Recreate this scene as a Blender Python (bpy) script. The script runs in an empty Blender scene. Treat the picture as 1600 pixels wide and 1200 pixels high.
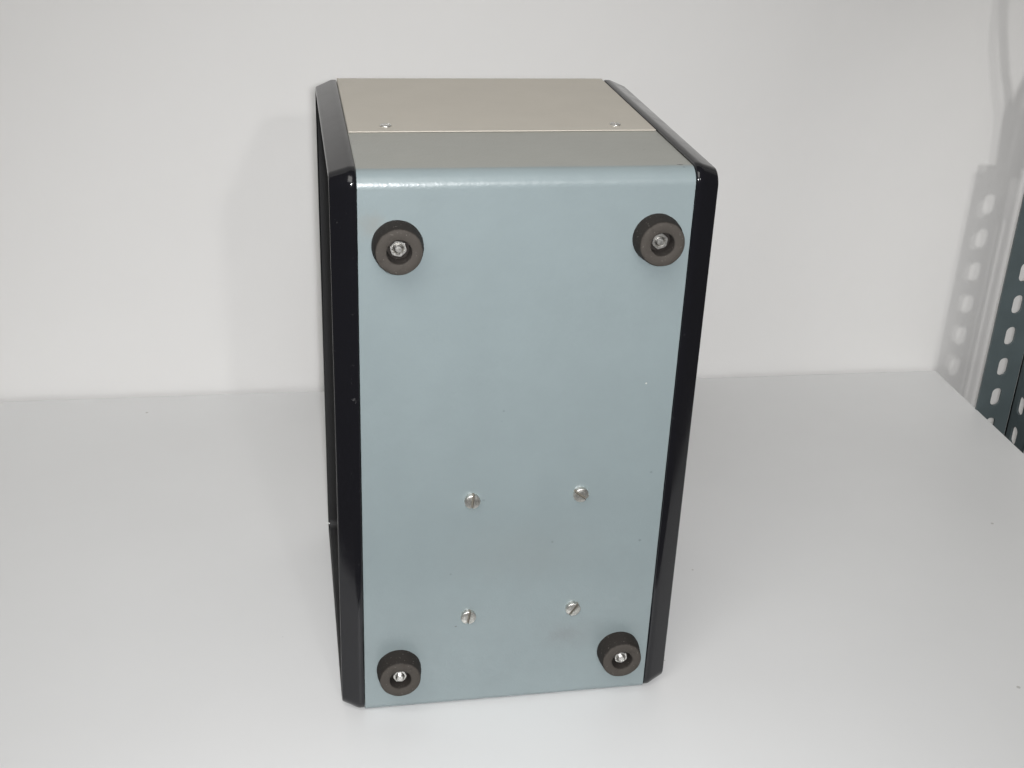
import bpy, bmesh, math, random
from mathutils import Vector, Matrix, noise

random.seed(7)
scene = bpy.context.scene
COL = scene.collection

# ------------------------------------------------------------------ camera
cam_data = bpy.data.cameras.new("camera")
cam_data.sensor_fit = 'HORIZONTAL'
cam_data.sensor_width = 36.0
cam_data.lens = 1945.82 / 1600 * 36.0
cam_data.clip_start = 0.01
cam_data.clip_end = 50.0
cam = bpy.data.objects.new("camera", cam_data)
COL.objects.link(cam)
Rw = ((0.98426011, -0.17244032, 0.03868293),
      (-0.04119336, -0.4367169, -0.89865536),
      (0.17185791, 0.88291714, -0.43694642))
M = Matrix(((Rw[0][0], -Rw[1][0], -Rw[2][0]),
            (Rw[0][1], -Rw[1][1], -Rw[2][1]),
            (Rw[0][2], -Rw[1][2], -Rw[2][2]))).to_4x4()
M.translation = Vector((-0.03067956, -0.54472523, 0.46586938))
cam.matrix_world = M
scene.camera = cam

# ------------------------------------------------------------------ world: dim grey room behind the camera
world = bpy.data.worlds.new("World")
scene.world = world
world.use_nodes = True
bg = world.node_tree.nodes["Background"]
bg.inputs[0].default_value = (1.0, 0.97, 0.93, 1)
bg.inputs[1].default_value = 0.09

# ------------------------------------------------------------------ lamps
def aim(o, target):
    d = Vector(target) - o.location
    o.rotation_euler = d.to_track_quat('-Z', 'Y').to_euler()

def area(name, loc, target, sx, sy, power, colour):
    l = bpy.data.lights.new(name, 'AREA')
    l.shape = 'RECTANGLE'
    l.size, l.size_y = sx, sy
    l.energy = power
    l.color = colour
    o = bpy.data.objects.new(name, l)
    o.location = loc
    COL.objects.link(o)
    aim(o, target)
    return o

# ceiling light of the room, behind and above the photographer
area("ceiling_lamp", (-0.65, -1.55, 2.2), (-0.1, 0.2, 0.25), 2.0, 1.6, 36.0, (1.0, 0.985, 0.955))
# lamp far back in the room, throwing the soft shadow of the case on the wall
fl = bpy.data.lights.new("side_lamp", 'POINT')
fl.energy = 35.0
fl.color = (1.0, 0.985, 0.96)
fl.shadow_soft_size = 0.06
fo = bpy.data.objects.new("side_lamp", fl)
fo.location = (0.51, -3.0, 1.40)
COL.objects.link(fo)
# the camera's own flash, a beam that falls off towards the frame's edges
ff = bpy.data.lights.new("camera_flash", 'SPOT')
ff.energy = 16.5
ff.color = (0.985, 0.985, 1.0)
ff.shadow_soft_size = 0.012
ff.spot_size = math.radians(85)
ff.spot_blend = 1.0
f2 = bpy.data.objects.new("camera_flash", ff)
f2.location = (-0.020, -0.56, 0.475)
COL.objects.link(f2)
aim(f2, (0.09, 0.10, 0.04))

# spot added at the right, beam narrowed to cast the post's sharp shadow
sl = bpy.data.lights.new("post_spot", 'SPOT')
sl.energy = 7.0
sl.color = (1.0, 0.985, 0.96)
sl.shadow_soft_size = 0.018
sl.spot_size = math.radians(40)
sl.spot_blend = 1.0
so = bpy.data.objects.new("post_spot", sl)
so.location = (0.49, -0.55, 0.45)
COL.objects.link(so)
aim(so, (0.70, 0.39, 0.15))

scene.view_settings.view_transform = 'Standard'
scene.view_settings.look = 'None'
scene.view_settings.exposure = 0.0
scene.view_settings.gamma = 1.0
scene.view_settings.use_curve_mapping = False

# ------------------------------------------------------------------ materials
def srgb(r, g, b):
    f = lambda c: (c / 255 / 12.92) if c / 255 <= 0.04045 else ((c / 255 + 0.055) / 1.055) ** 2.4
    return (f(r), f(g), f(b), 1.0)

def mat(name, colour, rough=0.5, metal=0.0, ior=1.5, bump=None, mottle=None, coat=0.0):
    m = bpy.data.materials.new(name)
    m.use_nodes = True
    nt = m.node_tree
    b = nt.nodes["Principled BSDF"]
    b.inputs["Base Color"].default_value = colour
    b.inputs["Roughness"].default_value = rough
    b.inputs["Metallic"].default_value = metal
    b.inputs["IOR"].default_value = ior
    if coat:
        b.inputs["Coat Weight"].default_value = coat
        b.inputs["Coat Roughness"].default_value = 0.12
    tc = nt.nodes.new("ShaderNodeTexCoord")
    if mottle:                                   # (scale, amount): faint uneven tone of the surface itself
        n = nt.nodes.new("ShaderNodeTexNoise")
        n.inputs["Scale"].default_value = mottle[0]
        n.inputs["Detail"].default_value = 6
        n.inputs["Roughness"].default_value = 0.62
        nt.links.new(tc.outputs["Object"], n.inputs["Vector"])
        mp = nt.nodes.new("ShaderNodeMapRange")
        mp.inputs["From Min"].default_value = 0.3
        mp.inputs["From Max"].default_value = 0.7
        mp.inputs["To Min"].default_value = 1 - mottle[1]
        mp.inputs["To Max"].default_value = 1 + mottle[1]
        nt.links.new(n.outputs["Fac"], mp.inputs["Value"])
        mul = nt.nodes.new("ShaderNodeVectorMath")
        mul.operation = 'SCALE'
        mul.inputs[0].default_value = colour[:3]
        nt.links.new(mp.outputs["Result"], mul.inputs["Scale"])
        nt.links.new(mul.outputs["Vector"], b.inputs["Base Color"])
    if bump:                                     # list of (scale, strength, distance)
        prev = None
        for sc, st, di in bump:
            n = nt.nodes.new("ShaderNodeTexNoise")
            n.inputs["Scale"].default_value = sc
            n.inputs["Detail"].default_value = 3
            nt.links.new(tc.outputs["Object"], n.inputs["Vector"])
            bp = nt.nodes.new("ShaderNodeBump")
            bp.inputs["Strength"].default_value = st
            bp.inputs["Distance"].default_value = di
            nt.links.new(n.outputs["Fac"], bp.inputs["Height"])
            if prev:
                nt.links.new(prev.outputs["Normal"], bp.inputs["Normal"])
            prev = bp
        nt.links.new(prev.outputs["Normal"], b.inputs["Normal"])
    return m

def node(nt, t, **kw):
    n = nt.nodes.new(t)
    for k, v in kw.items():
        if k in n.inputs:
            n.inputs[k].default_value = v
        else:
            setattr(n, k, v)
    return n

MW = mat("wall_paint", (0.775, 0.77, 0.762, 1), 0.75, bump=[(9, 0.25, 0.006), (160, 0.12, 0.001)], mottle=(3.0, 0.012))
MS = mat("white_laminate", (0.68, 0.685, 0.685, 1), 0.42, bump=[(300, 0.03, 0.0006)], mottle=(9.0, 0.012))
MC = mat("blue_grey_enamel", (0.242, 0.290, 0.300, 1), 0.31, bump=[(700, 0.20, 0.0005), (140, 0.23, 0.0008)])
MT = mat("beige_paint", (0.52, 0.487, 0.425, 1), 0.5, bump=[(520, 0.1, 0.0004)], mottle=(40, 0.025))
MB = mat("black_gloss_plastic", (0.006, 0.006, 0.008, 1), 0.16, ior=1.5)
MBI = mat("black_satin_plastic", (0.022, 0.022, 0.023, 1), 0.6)
MR = mat("dusty_black_rubber", (0.040, 0.035, 0.031, 1), 0.8, ior=1.38, bump=[(900, 0.22, 0.0005)], mottle=(260, 0.35))
MZ = mat("zinc_plated_steel", (0.72, 0.71, 0.68, 1), 0.40, metal=1.0, bump=[(1400, 0.35, 0.0004)], mottle=(700, 0.4))
MZS = mat("dull_plated_steel", (0.70, 0.69, 0.65, 1), 0.40, metal=1.0, bump=[(1400, 0.35, 0.0004)], mottle=(700, 0.4))
MP = mat("grey_green_enamel", (0.080, 0.102, 0.108, 1), 0.42, bump=[(350, 0.12, 0.0006)], mottle=(30, 0.10))

# enamel: bluish on the base sheet, greyer on the fold along the top; faint grime
def finish_case(m):
    nt = m.node_tree
    b = nt.nodes["Principled BSDF"]
    tc = next(n for n in nt.nodes if n.type == 'TEX_COORD')
    sp = node(nt, "ShaderNodeSeparateXYZ")
    nt.links.new(tc.outputs["Object"], sp.inputs[0])
    wob = node(nt, "ShaderNodeTexNoise", Scale=60.0, Detail=3.0)
    nt.links.new(tc.outputs["Object"], wob.inputs["Vector"])
    ad = node(nt, "ShaderNodeMath", operation='MULTIPLY_ADD')
    ad.inputs[1].default_value = 0.0016
    nt.links.new(wob.outputs["Fac"], ad.inputs[0])
    nt.links.new(sp.outputs["Y"], ad.inputs[2])
    rp = node(nt, "ShaderNodeMapRange")
    rp.inputs["From Min"].default_value = 0.0070
    rp.inputs["From Max"].default_value = 0.0100
    nt.links.new(ad.outputs[0], rp.inputs["Value"])
    mx = node(nt, "ShaderNodeMix", data_type='RGBA')
    mx.inputs[6].default_value = (0.242, 0.290, 0.300, 1)
    mx.inputs[7].default_value = (0.312, 0.316, 0.288, 1)
    nt.links.new(rp.outputs["Result"], mx.inputs[0])
    # grime specks and clouds
    g = node(nt, "ShaderNodeTexNoise", Scale=22.0, Detail=8.0, Roughness=0.68)
    nt.links.new(tc.outputs["Object"], g.inputs["Vector"])
    gr = node(nt, "ShaderNodeMapRange")
    gr.inputs["From Min"].default_value = 0.35
    gr.inputs["From Max"].default_value = 0.7
    gr.inputs["To Min"].default_value = 1.025
    gr.inputs["To Max"].default_value = 0.955
    nt.links.new(g.outputs["Fac"], gr.inputs["Value"])
    v = node(nt, "ShaderNodeTexVoronoi", Scale=46.0)
    nt.links.new(tc.outputs["Object"], v.inputs["Vector"])
    vr = node(nt, "ShaderNodeMapRange")
    vr.inputs["From Min"].default_value = 0.018
    vr.inputs["From Max"].default_value = 0.045
    vr.inputs["To Min"].default_value = 0.72
    vr.inputs["To Max"].default_value = 1.0
    nt.links.new(v.outputs["Distance"], vr.inputs["Value"])
    mm = node(nt, "ShaderNodeMath", operation='MULTIPLY')
    nt.links.new(gr.outputs["Result"], mm.inputs[0])
    nt.links.new(vr.outputs["Result"], mm.inputs[1])
    sc = node(nt, "ShaderNodeVectorMath", operation='SCALE')
    nt.links.new(mx.outputs[2], sc.inputs[0])
    nt.links.new(mm.outputs[0], sc.inputs["Scale"])
    # chips, smudges and a brownish patch at fixed spots: (centre, half size, noise scale, strength, colour)
    last = sc.outputs["Vector"]
    for c, r, ns, st, colr in (
            ((0.1535, 0.0085, 0.3044), (0.0022, 0.0007, 0.004), 900, 1.0, (0.035, 0.035, 0.03, 1)),
            ((0.1445, 0.0, 0.1935), (0.0006, 0.02, 0.0006), 900, 0.8, (0.60, 0.60, 0.57, 1)),
            ((0.0500, 0.0, 0.0510), (0.0008, 0.02, 0.0006), 900, 0.8, (0.13, 0.14, 0.14, 1)),
            ((0.0630, 0.0, 0.1300), (0.0012, 0.02, 0.0007), 900, 0.35, (0.13, 0.14, 0.14, 1)),
            ((0.1160, 0.0, 0.0400), (0.0240, 0.02, 0.0130), 130, 0.16, (0.16, 0.155, 0.15, 1)),
            ((0.0850, 0.0, 0.0950), (0.0500, 0.02, 0.0260), 70, 0.12, (0.22, 0.215, 0.20, 1)),
            ((0.1100, 0.0, 0.0400), (0.0100, 0.02, 0.0050), 260, 0.17, (0.16, 0.15, 0.15, 1)),
            ((0.0070, 0.0, 0.2800), (0.0080, 0.02, 0.0080), 260, 0.25, (0.26, 0.22, 0.17, 1))):  # brownish patch up-left of the upper left foot
        off = node(nt, "ShaderNodeVectorMath", operation='SUBTRACT')
        nt.links.new(tc.outputs["Object"], off.inputs[0])
        off.inputs[1].default_value = c
        dv = node(nt, "ShaderNodeVectorMath", operation='DIVIDE')
        nt.links.new(off.outputs["Vector"], dv.inputs[0])
        dv.inputs[1].default_value = r
        ln = node(nt, "ShaderNodeVectorMath", operation='LENGTH')
        nt.links.new(dv.outputs["Vector"], ln.inputs[0])
        nz = node(nt, "ShaderNodeTexNoise", Scale=float(ns), Detail=6.0, Roughness=0.65)
        nt.links.new(tc.outputs["Object"], nz.inputs["Vector"])
        am = node(nt, "ShaderNodeMath", operation='MULTIPLY_ADD')
        nt.links.new(nz.outputs["Fac"], am.inputs[0])
        am.inputs[1].default_value = 1.4
        nt.links.new(ln.outputs["Value"], am.inputs[2])
        mr = node(nt, "ShaderNodeMapRange")
        mr.inputs["From Min"].default_value = 1.75 if st < 0.3 else 1.5
        mr.inputs["From Max"].default_value = 0.8 if st < 0.3 else 1.3
        mr.inputs["To Max"].default_value = st
        nt.links.new(am.outputs[0], mr.inputs["Value"])
        mc = node(nt, "ShaderNodeMix", data_type='RGBA')
        nt.links.new(mr.outputs["Result"], mc.inputs[0])
        nt.links.new(last, mc.inputs[6])
        mc.inputs[7].default_value = colr
        last = mc.outputs[2]
    nt.links.new(last, b.inputs["Base Color"])
finish_case(MC)

# rubber: the standing face is greyer and speckled with dust, the moulded sides and hole darker
def finish_rubber(m):
    nt = m.node_tree
    b = nt.nodes["Principled BSDF"]
    tc = next(n for n in nt.nodes if n.type == 'TEX_COORD')
    sp = node(nt, "ShaderNodeSeparateXYZ")
    nt.links.new(tc.outputs["Object"], sp.inputs[0])
    w = node(nt, "ShaderNodeTexNoise", Scale=420.0, Detail=6.0, Roughness=0.7)
    nt.links.new(tc.outputs["Object"], w.inputs["Vector"])
    ad = node(nt, "ShaderNodeMath", operation='MULTIPLY_ADD')
    ad.inputs[1].default_value = 0.0022
    nt.links.new(w.outputs["Fac"], ad.inputs[0])
    nt.links.new(sp.outputs["Y"], ad.inputs[2])
    rp = node(nt, "ShaderNodeMapRange")
    rp.inputs["From Min"].default_value = -0.0091
    rp.inputs["From Max"].default_value = -0.0100
    nt.links.new(ad.outputs[0], rp.inputs["Value"])
    mx = node(nt, "ShaderNodeMix", data_type='RGBA')
    mx.inputs[6].default_value = (0.022, 0.0185, 0.016, 1)
    mx.inputs[7].default_value = (0.060, 0.053, 0.046, 1)
    nt.links.new(rp.outputs["Result"], mx.inputs[0])
    v = node(nt, "ShaderNodeTexNoise", Scale=1100.0, Detail=2.0)
    nt.links.new(tc.outputs["Object"], v.inputs["Vector"])
    vr = node(nt, "ShaderNodeMapRange")
    vr.inputs["From Min"].default_value = 0.68
    vr.inputs["From Max"].default_value = 0.74
    nt.links.new(v.outputs["Fac"], vr.inputs["Value"])
    m2 = node(nt, "ShaderNodeMix", data_type='RGBA')
    nt.links.new(vr.outputs["Result"], m2.inputs[0])
    nt.links.new(mx.outputs[2], m2.inputs[6])
    m2.inputs[7].default_value = (0.17, 0.155, 0.14, 1)
    nt.links.new(m2.outputs[2], b.inputs["Base Color"])
finish_rubber(MR)

# screws: the slot is coloured darker and non-metallic
def finish_screw(m):
    nt = m.node_tree
    b = nt.nodes["Principled BSDF"]
    src = b.inputs["Base Color"].links[0].from_socket
    tc = next(n for n in nt.nodes if n.type == 'TEX_COORD')
    sp = node(nt, "ShaderNodeSeparateXYZ")
    nt.links.new(tc.outputs["Object"], sp.inputs[0])
    hx = node(nt, "ShaderNodeMath", operation='ABSOLUTE')
    nt.links.new(sp.outputs["Z"], hx.inputs[0])
    a1 = node(nt, "ShaderNodeMath", operation='LESS_THAN')
    nt.links.new(hx.outputs[0], a1.inputs[0])
    a1.inputs[1].default_value = 0.00062
    a2 = node(nt, "ShaderNodeMath", operation='GREATER_THAN')
    nt.links.new(sp.outputs["Y"], a2.inputs[0])
    a2.inputs[1].default_value = -0.0023
    k = node(nt, "ShaderNodeMath", operation='MULTIPLY')
    nt.links.new(a1.outputs[0], k.inputs[0])
    nt.links.new(a2.outputs[0], k.inputs[1])
    mx = node(nt, "ShaderNodeMix", data_type='RGBA')
    nt.links.new(k.outputs[0], mx.inputs[0])
    nt.links.new(src, mx.inputs[6])
    mx.inputs[7].default_value = (0.20, 0.185, 0.155, 1)
    nt.links.new(mx.outputs[2], b.inputs["Base Color"])
    iv = node(nt, "ShaderNodeMath", operation='SUBTRACT')
    iv.inputs[0].default_value = 1.0
    nt.links.new(k.outputs[0], iv.inputs[1])
    nt.links.new(iv.outputs[0], b.inputs["Metallic"])
finish_screw(MZS)

# white laminate: sparse dark specks, faint rub marks
def finish_laminate(m):
    nt = m.node_tree
    b = nt.nodes["Principled BSDF"]
    src = b.inputs["Base Color"].links[0].from_socket
    tc = next(n for n in nt.nodes if n.type == 'TEX_COORD')
    v = node(nt, "ShaderNodeTexVoronoi", Scale=26.0)
    nt.links.new(tc.outputs["Object"], v.inputs["Vector"])
    sel = node(nt, "ShaderNodeSeparateColor")
    nt.links.new(v.outputs["Color"], sel.inputs[0])
    size = node(nt, "ShaderNodeMapRange")                 # only some cells carry a speck, each of its own size
    size.inputs["From Min"].default_value = 0.45
    size.inputs["From Max"].default_value = 1.0
    size.inputs["To Min"].default_value = 0.0
    size.inputs["To Max"].default_value = 0.032
    nt.links.new(sel.outputs[0], size.inputs["Value"])
    lt = node(nt, "ShaderNodeMath", operation='LESS_THAN')
    nt.links.new(v.outputs["Distance"], lt.inputs[0])
    nt.links.new(size.outputs["Result"], lt.inputs[1])
    k = node(nt, "ShaderNodeMath", operation='MULTIPLY')
    nt.links.new(lt.outputs[0], k.inputs[0])
    k.inputs[1].default_value = 0.45
    mx = node(nt, "ShaderNodeMix", data_type='RGBA')
    nt.links.new(k.outputs[0], mx.inputs[0])
    nt.links.new(src, mx.inputs[6])
    mx.inputs[7].default_value = (0.22, 0.20, 0.17, 1)
    nt.links.new(mx.outputs[2], b.inputs["Base Color"])
    n = node(nt, "ShaderNodeTexNoise", Scale=5.0, Detail=8.0, Roughness=0.7)
    mp = node(nt, "ShaderNodeMapping")
    mp.inputs["Scale"].default_value = (1.0, 3.5, 1.0)
    mp.inputs["Rotation"].default_value = (0, 0, 0.4)
    nt.links.new(tc.outputs["Object"], mp.inputs["Vector"])
    nt.links.new(mp.outputs["Vector"], n.inputs["Vector"])
    r = node(nt, "ShaderNodeMapRange")
    r.inputs["From Min"].default_value = 0.3
    r.inputs["From Max"].default_value = 0.7
    r.inputs["To Min"].default_value = 0.34
    r.inputs["To Max"].default_value = 0.52
    nt.links.new(n.outputs["Fac"], r.inputs["Value"])
    nt.links.new(r.outputs["Result"], b.inputs["Roughness"])
finish_laminate(MS)

# scuffs and dust on the black plastic: roughness and a little pale dust
def finish_black(m):
    nt = m.node_tree
    b = nt.nodes["Principled BSDF"]
    tc = next(n for n in nt.nodes if n.type == 'TEX_COORD')
    n1 = node(nt, "ShaderNodeTexNoise", Scale=70.0, Detail=8.0, Roughness=0.7)
    nt.links.new(tc.outputs["Object"], n1.inputs["Vector"])
    r = node(nt, "ShaderNodeMapRange")
    r.inputs["From Min"].default_value = 0.3
    r.inputs["From Max"].default_value = 0.75
    r.inputs["To Min"].default_value = 0.09
    r.inputs["To Max"].default_value = 0.22
    nt.links.new(n1.outputs["Fac"], r.inputs["Value"])
    nt.links.new(r.outputs["Result"], b.inputs["Roughness"])
    n2 = node(nt, "ShaderNodeTexNoise", Scale=190.0, Detail=5.0, Roughness=0.75)
    nt.links.new(tc.outputs["Object"], n2.inputs["Vector"])
    d = node(nt, "ShaderNodeMapRange")
    d.inputs["From Min"].default_value = 0.67
    d.inputs["From Max"].default_value = 0.78
    nt.links.new(n2.outputs["Fac"], d.inputs["Value"])
    mx = node(nt, "ShaderNodeMix", data_type='RGBA')
    mx.inputs[6].default_value = (0.006, 0.006, 0.008, 1)
    mx.inputs[7].default_value = (0.11, 0.11, 0.11, 1)
    nt.links.new(d.outputs["Result"], mx.inputs[0])
    nt.links.new(mx.outputs[2], b.inputs["Base Color"])
finish_black(MB)

# ------------------------------------------------------------------ helpers
def empty(name, loc=(0, 0, 0), rz=0.0):
    o = bpy.data.objects.new(name, None)
    o.empty_display_size = 0.02
    o.location = loc
    o.rotation_euler = (0, 0, rz)
    COL.objects.link(o)
    return o

def tag(o, label=None, cat=None, kind=None, group=None):
    if label: o["label"] = label
    if cat: o["category"] = cat
    if kind: o["kind"] = kind
    if group: o["group"] = group
    return o

def obj(name, bm, m, parent=None, smooth=True, angle=32, bevel=None):
    bmesh.ops.recalc_face_normals(bm, faces=bm.faces)
    me = bpy.data.meshes.new(name)
    bm.to_mesh(me)
    bm.free()
    if smooth:
        me.polygons.foreach_set("use_smooth", [True] * len(me.polygons))
        me.set_sharp_from_angle(angle=math.radians(angle))
    me.materials.append(m)
    o = bpy.data.objects.new(name, me)
    COL.objects.link(o)
    if parent:
        o.parent = parent
    if bevel:
        bv = o.modifiers.new("bevel", 'BEVEL')
        bv.width = bevel
        bv.segments = 3
        bv.limit_method = 'ANGLE'
        bv.angle_limit = math.radians(35)
        bv.harden_normals = True
    return o

def box(bm, x0, x1, y0, y1, z0, z1):
    vs = [bm.verts.new((x, y, z)) for x in (x0, x1) for y in (y0, y1) for z in (z0, z1)]
    for f in ((0, 1, 3, 2), (4, 6, 7, 5), (0, 4, 5, 1), (2, 3, 7, 6), (0, 2, 6, 4), (1, 5, 7, 3)):
        bm.faces.new([vs[i] for i in f])

def rrect(y0, y1, z0, z1, r, n=10):
    """closed rounded rectangle in (y, z)"""
    pts = []
    rs = r if isinstance(r, (tuple, list)) else (r,) * 4
    cs = [(y1, z1, 0, rs[0]), (y0, z1, 90, rs[1]), (y0, z0, 180, rs[2]), (y1, z0, 270, rs[3])]
    for cy, cz, a0, rr in cs:
        yy = cy - rr if cy == y1 else cy + rr
        zz = cz - rr if cz == z1 else cz + rr
        for k in range(n + 1):
            a = math.radians(a0 + 90 * k / n)
            pts.append((yy + rr * math.cos(a), zz + rr * math.sin(a)))
    return pts

def loft(bm, rings, cap0=False, cap1=False, closed=False):
    R = [[bm.verts.new(p) for p in r] for r in rings]
    n = len(R[0])
    seq = list(zip(R, R[1:])) + ([(R[-1], R[0])] if closed else [])
    for a, b in seq:
        for i in range(n):
            bm.faces.new((a[i], a[(i + 1) % n], b[(i + 1) % n], b[i]))
    if cap0: bm.faces.new(R[0])
    if cap1: bm.faces.new(R[-1])

def lathe(bm, prof, n=48, sx=1.0, jitter=0.0):
    """profile of (radius, height); axis along -y (towards the viewer), starts and ends open unless r == 0"""
    prev = None
    for r, h in prof:
        if r == 0:
            cur = [bm.verts.new((0, -h, 0))]
        else:
            cur = [bm.verts.new((r * math.cos(2 * math.pi * i / n), -h, r * math.sin(2 * math.pi * i / n))) for i in range(n)]
        if prev:
            for i in range(n):
                j = (i + 1) % n
                if len(prev) == 1 and len(cur) > 1:
                    bm.faces.new((prev[0], cur[i], cur[j]))
                elif len(cur) == 1 and len(prev) > 1:
                    bm.faces.new((prev[i], prev[j], cur[0]))
                elif len(cur) > 1:
                    bm.faces.new((prev[i], prev[j], cur[j], cur[i]))
        prev = cur

# ------------------------------------------------------------------ the setting: shelf board, wall
YAW = math.radians(-1.1)
ZT = -0.0036                                     # table height: the case stands on its rounded lower edge
CORNER = Vector((0.5443, 0.3951, ZT))          # rear right corner of the board

def local(px, py, pz=0.0):
    return CORNER + Matrix.Rotation(YAW, 3, 'Z') @ Vector((px, py, pz))

board = empty("shelf_board", CORNER, YAW)
tag(board, "white laminate shelf board carrying the instrument, its back edge against the wall", "shelf")
bm = bmesh.new()
box(bm, -1.05, 0.0, -0.50, 0.0, -0.018, 0.0)
obj("board", bm, MS, board, bevel=0.0008)

bm = bmesh.new()
n = 60
vs = [[bm.verts.new((-1.6 + 3.0 * i / n, 0.0, -0.9 + 2.5 * j / n)) for j in range(n + 1)] for i in range(n + 1)]
for i in range(n):
    for j in range(n):
        bm.faces.new((vs[i][j], vs[i + 1][j], vs[i + 1][j + 1], vs[i][j + 1]))
for v in bm.verts:
    v.co.y += 0.0012 * noise.noise(Vector((v.co.x * 3.1, v.co.z * 2.3, 0.4)))
wall = obj("wall", bm, MW)
wall.location = CORNER + Vector((0, 0.0035, 0))
wall.rotation_euler = (0, 0, YAW)
tag(wall, "off-white painted wall rising behind the white shelf board", "wall", kind="structure")

# ------------------------------------------------------------------ the instrument standing on end
W, H, D = 0.16, 0.3044, 0.1906
inst = empty("instrument_case", (0, 0, 0))
tag(inst, "blue-grey metal instrument case with black end frames and four rubber feet, stood on end", "instrument case")

bm = bmesh.new()
prof = rrect(0.0, D - 0.001, ZT + 0.0008, H, (0.004, 0.008, 0.0045, 0.0045), 12)
loft(bm, [[(x, y, z) for y, z in prof] for x in (0.0005, W * 0.25, W * 0.5, W * 0.75, W - 0.0005)])
obj("base_panel", bm, MC, inst, angle=40)

bm = bmesh.new()
box(bm, 0.0007, W - 0.0007, 0.0700, D, H + 0.0001, H + 0.0008)
obj("top_cover", bm, MT, inst, bevel=0.0004)["label"] = "beige painted cover plate"

def end_frame(side):
    s = -1 if side == 0 else 1
    x0 = 0.0 if side == 0 else W
    p = 0.0008
    def ring(dx, inset, r):
        return [(x0 + s * dx, y, z) for y, z in rrect(-p + inset, D + p + 0.0002 - inset, ZT + inset, H + p + 0.0006 - inset, r, 12)]
    rings = [ring(-0.0002, 0.0012, 0.0075), ring(0.0000, 0.0002, 0.0085), ring(0.0003, 0.0, 0.0087), ring(0.0022, 0.0, 0.0087),
             ring(0.0030, 0.00012, 0.0087), ring(0.0040, 0.0005, 0.0085),
             ring(0.0112, 0.0033, 0.0078), ring(0.0117, 0.0036, 0.0076), ring(0.0119, 0.0041, 0.0072),
             ring(0.0119, 0.0050, 0.0066), ring(0.0116, 0.0054, 0.0063), ring(0.0100, 0.0055, 0.0060), ring(-0.0010, 0.0056, 0.0060)]
    bm = bmesh.new()
    loft(bm, rings, closed=True)
    f = obj("end_frame", bm, MB, inst, angle=50)
    bm = bmesh.new()
    loft(bm, [ring(0.0112, 0.0052, 0.0064), ring(0.0108, 0.0060, 0.0058), ring(0.0004, 0.0060, 0.0058)])
    obj("inner_lip", bm, MBI, f)
    bm = bmesh.new()
    pr = rrect(0.0050, D - 0.0050, ZT + 0.0050, H - 0.0045, 0.006, 8)
    loft(bm, [[(x0 - s * 0.0008, y, z) for y, z in pr], [(x0 + s * 0.0006, y, z) for y, z in pr]], True, True)
    obj("recessed_panel", bm, MBI, f)
    return f
end_frame(0)
end_frame(1)

# rubber feet with nuts
def foot_mesh(seed):
    bm = bmesh.new()
    lathe(bm, [(0.0119, 0.0), (0.01205, 0.0012), (0.0119, 0.0045), (0.0113, 0.0082), (0.01100, 0.0103), (0.0108, 0.0109),
               (0.0104, 0.0112), (0.0085, 0.01125), (0.0064, 0.0112), (0.0059, 0.0109), (0.0056, 0.0100), (0.0052, 0.0046), (0.0, 0.0045)], 64)
    for v in bm.verts:
        k = noise.noise(Vector((v.co.x * 190, v.co.y * 160, v.co.z * 190 + seed * 7.1)))
        v.co += v.co.normalized() * 0.00018 * k
    return bm

def nut_mesh(rc, h, stud_r, stud_h, hexagonal=True):
    bm = bmesh.new()
    n = 6
    def ring(r, y, m=48):
        out = []
        for i in range(m):
            a = 2 * math.pi * i / m
            rr = r
            if hexagonal:
                k = (a % (math.pi / 3)) - math.pi / 6
                rr = min(r, rc * math.cos(math.pi / 6) / math.cos(k))
            out.append((rr * math.cos(a), -y, rr * math.sin(a)))
        return out
    loft(bm, [ring(rc, 0.0), ring(rc, h - 0.0005), ring(rc * 0.93, h), ring(stud_r + 0.0007, h), ring(stud_r + 0.0001, h - 0.0007)])
    return bm

def stud_mesh(r, h):
    bm = bmesh.new()
    prof = [(r, 0.0)]
    y = 0.001
    while y < h - 0.0004:
        prof += [(r, y), (r - 0.00018, y + 0.00018)]
        y += 0.0004
    prof += [(r - 0.0001, h - 0.0003), (r - 0.0004, h), (0.0, h + 0.0001)]
    lathe(bm, prof, 28)
    return bm

feet = [(0.0186, 0.2704, 0, 0.0041, 0.0058, 0.0068, 12), (0.1427, 0.2713, 1, 0.0041, 0.0062, 0.0070, 40),
        (0.0190, 0.0262, 2, 0.0038, 0.0079, 0.0092, 5), (0.1424, 0.0270, 3, 0.0038, 0.0080, 0.0092, 22)]
for x, z, sd, rc, nh, sh, rot in feet:
    f = obj("rubber_foot", foot_mesh(sd), MR, inst, angle=40)
    f.location = (x, 0.0002, z)
    f.rotation_euler = (0, math.radians(sd * 77), 0)
    nt_ = obj("hex_nut", nut_mesh(rc, nh, 0.0020, sh), MZ, f, angle=30)
    nt_.rotation_euler = (0, math.radians(rot - sd * 77), 0)
    st = obj("stud", stud_mesh(0.0019, sh), MZ, f, angle=30)

# slotted cheese-head screws in the base
def screw_mesh(r, h, slot_w, slot_d):
    """cylinder head with a real slot: grid of columns extruded, split at the slot"""
    bm = bmesh.new()
    hw = slot_w / 2
    for sgn in (1, -1):                                   # two half heads either side of the slot
        a0 = math.asin(hw / r)
        arc = [a0 + (math.pi - 2 * a0) * i / 24 for i in range(25)]
        def rr(rad, y, inset=0.0):
            pts = []
            for a in arc:
                x, z = rad * math.cos(a), rad * math.sin(a)
                pts.append((x, -y, sgn * max(z, hw + inset)))
            return pts
        rings = [rr(r, h - slot_d), rr(r, h - 0.0005), rr(r - 0.00015, h - 0.0002, 0.00005), rr(r - 0.0005, h, 0.0001)]
        loft(bm, rings, False, True)
    # solid below the slot
    lathe(bm, [(r, 0.0), (r, h - slot_d), (0.0, h - slot_d)], 48)
    return bm

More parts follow.
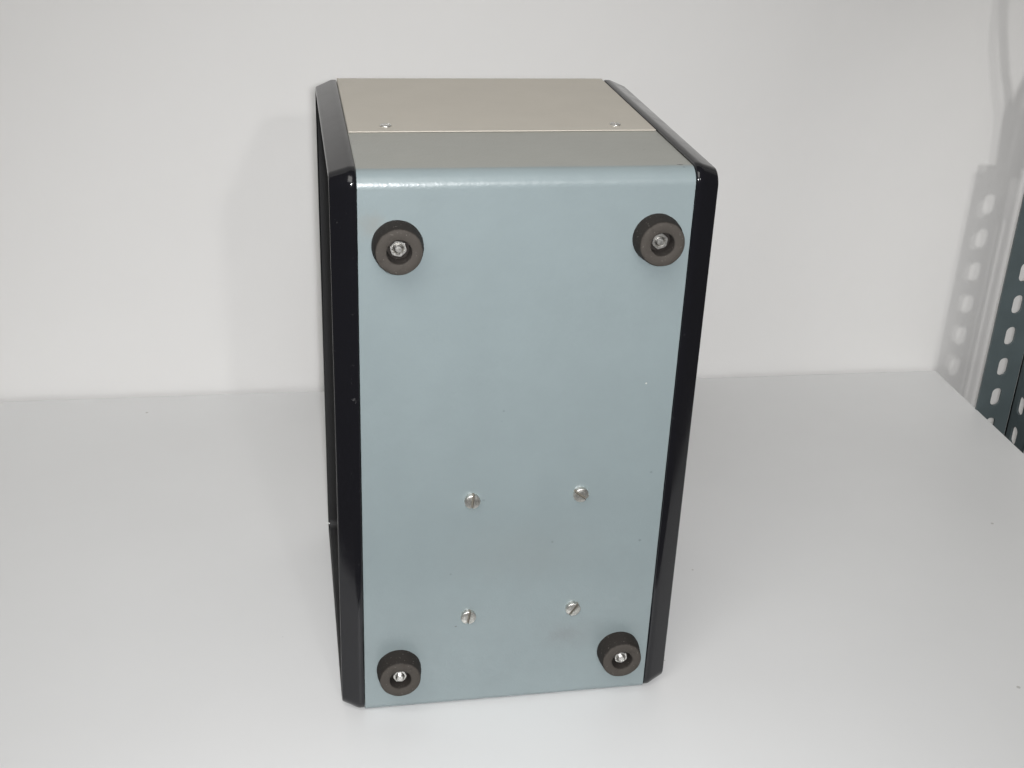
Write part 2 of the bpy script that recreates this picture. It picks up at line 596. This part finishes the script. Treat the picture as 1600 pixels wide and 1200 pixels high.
for x, z, ang in ((0.0570, 0.1305, 95), (0.1143, 0.1308, 38), (0.0566, 0.0576, -82), (0.1145, 0.0580, -56)):
    s = obj("slotted_screw", screw_mesh(0.0041, 0.0027, 0.0012, 0.0017), MZS, inst, angle=35)
    s.location = (x, 0.0002, z)
    s.rotation_euler = (0, math.radians(ang), 0)

# small countersunk screws in the cover
for x, y, ang in ((0.0200, 0.0800, 15), (0.1398, 0.0800, 70)):
    s = obj("cover_screw", screw_mesh(0.0030, 0.0010, 0.0008, 0.0006), MZ, inst, angle=35)
    s.location = (x, y, H + 0.0007)
    s.rotation_euler = (math.radians(-90), 0, math.radians(ang))

# ------------------------------------------------------------------ slotted angle post of the rack
def slotted_flange(bm, width, z0, z1, slot_c, slot_w, slot_h, pitch, phase, t, frame):
    """plate in local (u, z), thickness t, with obround slots; frame maps (u, w, z) to space"""
    zs = []
    k0 = math.ceil((z0 + slot_h - phase) / pitch)
    z = phase + k0 * pitch
    while z < z1 - slot_h:
        zs.append(z)
        z += pitch
    n = 10
    def slot(zc):
        r = slot_w / 2
        pts = [(slot_c + r * math.cos(math.pi * i / n), zc + (slot_h / 2 - r) + r * math.sin(math.pi * i / n)) for i in range(n + 1)]
        pts += [(slot_c - r * math.cos(math.pi * i / n), zc - (slot_h / 2 - r) - r * math.sin(math.pi * i / n)) for i in range(n + 1)]
        return pts
    bounds = [z0] + [(a + b) / 2 for a, b in zip(zs, zs[1:])] + [z1]
    for zc, b0, b1 in zip(zs, bounds, bounds[1:]):
        sl = slot(zc)
        m = len(sl)
        outer = []
        for u, zz in sl:                                     # project each slot point to the cell border
            du, dz = u - slot_c, zz - zc
            k = 1e9
            if du > 1e-9: k = min(k, (width - slot_c) / du)
            if du < -1e-9: k = min(k, -slot_c / du)
            if dz > 1e-9: k = min(k, (b1 - zc) / dz)
            if dz < -1e-9: k = min(k, (b0 - zc) / dz)
            outer.append((slot_c + du * k, zc + dz * k))
        # corners
        corners = [(width, b1), (0, b1), (0, b0), (width, b0)]
        for w_sign in (0, 1):
            w = t * w_sign
            vi = [bm.verts.new(frame(u, w, zz)) for u, zz in sl]
            vo = [bm.verts.new(frame(u, w, zz)) for u, zz in outer]
            for i in range(m):
                j = (i + 1) % m
                (u0, q0), (u1, q1) = outer[i], outer[j]
                extra = None
                if abs(u0 - u1) > 1e-6 and abs(q0 - q1) > 1e-6:
                    extra = min(corners, key=lambda c: (abs(c[0] - u0) + abs(c[1] - q0) + abs(c[0] - u1) + abs(c[1] - q1)))
                ring = [vi[i], vo[i]] + ([bm.verts.new(frame(extra[0], w, extra[1]))] if extra else []) + [vo[j], vi[j]]
                try:
                    bm.faces.new(ring)
                except ValueError:
                    pass
        a = [bm.verts.new(frame(u, 0, zz)) for u, zz in sl]
        b = [bm.verts.new(frame(u, t, zz)) for u, zz in sl]
        for i in range(m):
            j = (i + 1) % m
            bm.faces.new((a[i], a[j], b[j], b[i]))
    for u in (0, width):
        q = [bm.verts.new(frame(u, w, zz)) for w, zz in ((0, z0), (t, z0), (t, z1), (0, z1))]
        bm.faces.new(q)
    for zz in (z0, z1):
        bm.faces.new([bm.verts.new(frame(u, w, zz)) for u, w in ((0, 0), (width, 0), (width, t), (0, t))])

post = empty("rack_post", (0.5416, 0.3166, -0.4536), 0.0)
tag(post, "grey-green slotted steel angle post at the right edge of the white shelf board", "rack post")
PX, PY, PZ = 0.0, 0.0, 0.45
bm = bmesh.new()
slotted_flange(bm, 0.0335, 0.0, 0.663, 0.0158, 0.0088, 0.0165, 0.0283, 0.0117 + PZ, 0.002,
               lambda u, w, z: (u, w, z))
obj("perforated_flange", bm, MP, post, smooth=False)
bm = bmesh.new()
slotted_flange(bm, 0.034, 0.0, 0.663, 0.0125, 0.0088, 0.0165, 0.0283, 0.0074 + PZ, 0.002,
               lambda u, w, z: (0.0335 + w, 0.0019 - u, z))
obj("perforated_flange", bm, MP, post, smooth=False)

# ------------------------------------------------------------------ made-up cable strands, unseen beyond the frame, shaped to throw a soft wall shadow
def tube(bm, pts, r, n=12, sub=8):
    P = []
    for i in range(len(pts) - 1):
        p0, p1, p2, p3 = (Vector(pts[max(i - 1, 0)]), Vector(pts[i]), Vector(pts[i + 1]), Vector(pts[min(i + 2, len(pts) - 1)]))
        for k in range(sub):
            t = k / sub
            P.append(0.5 * ((2 * p1) + (p2 - p0) * t + (2 * p0 - 5 * p1 + 4 * p2 - p3) * t * t + (3 * p1 - p0 - 3 * p2 + p3) * t ** 3))
    P.append(Vector(pts[-1]))
    rings = []
    for i, p in enumerate(P):
        d = (P[min(i + 1, len(P) - 1)] - P[max(i - 1, 0)]).normalized()
        a = d.cross(Vector((0, 1, 0.01))).normalized()
        b = d.cross(a)
        rings.append([p + r * (math.cos(2 * math.pi * k / n) * a + math.sin(2 * math.pi * k / n) * b) for k in range(n)])
    loft(bm, rings, True, True)

LAMP = Vector((0.49, -0.55, 0.45))
def off_wall(x, z, y):
    k = (y + 0.55) / 0.942
    return (LAMP.x + (x - LAMP.x) * k, y, LAMP.z + (z - LAMP.z) * k)
bm = bmesh.new()
def strand(pts, y):
    tube(bm, [off_wall(x, z, y + 0.004 * math.sin(3 * i)) for i, (x, z) in enumerate(pts)], 0.0036)
strand([(0.531, 0.95), (0.533, 0.60), (0.535, 0.42), (0.537, 0.35), (0.541, 0.31), (0.5515, 0.27), (0.5605, 0.245), (0.5635, 0.22), (0.566, 0.185)], 0.295)
strand([(0.615, 0.95), (0.612, 0.60), (0.607, 0.42), (0.600, 0.35), (0.590, 0.31), (0.577, 0.27), (0.570, 0.245), (0.571, 0.22), (0.573, 0.186)], 0.30)
strand([(0.612, 0.60), (0.603, 0.42), (0.597, 0.35), (0.588, 0.30), (0.5805, 0.26), (0.578, 0.22), (0.579, 0.184)], 0.29)
strand([(0.616, 0.60), (0.612, 0.42), (0.605, 0.35), (0.597, 0.30), (0.588, 0.26), (0.586, 0.22), (0.587, 0.185)], 0.303)
strand([(0.62, 0.60), (0.617, 0.42), (0.612, 0.35), (0.604, 0.30), (0.596, 0.26), (0.594, 0.22), (0.595, 0.185)], 0.295)
cable = obj("shadow_cable", bm, MBI)
tag(cable, "made-up black cable strands right of the slotted post, added to cast the soft wall shadow", "cable")
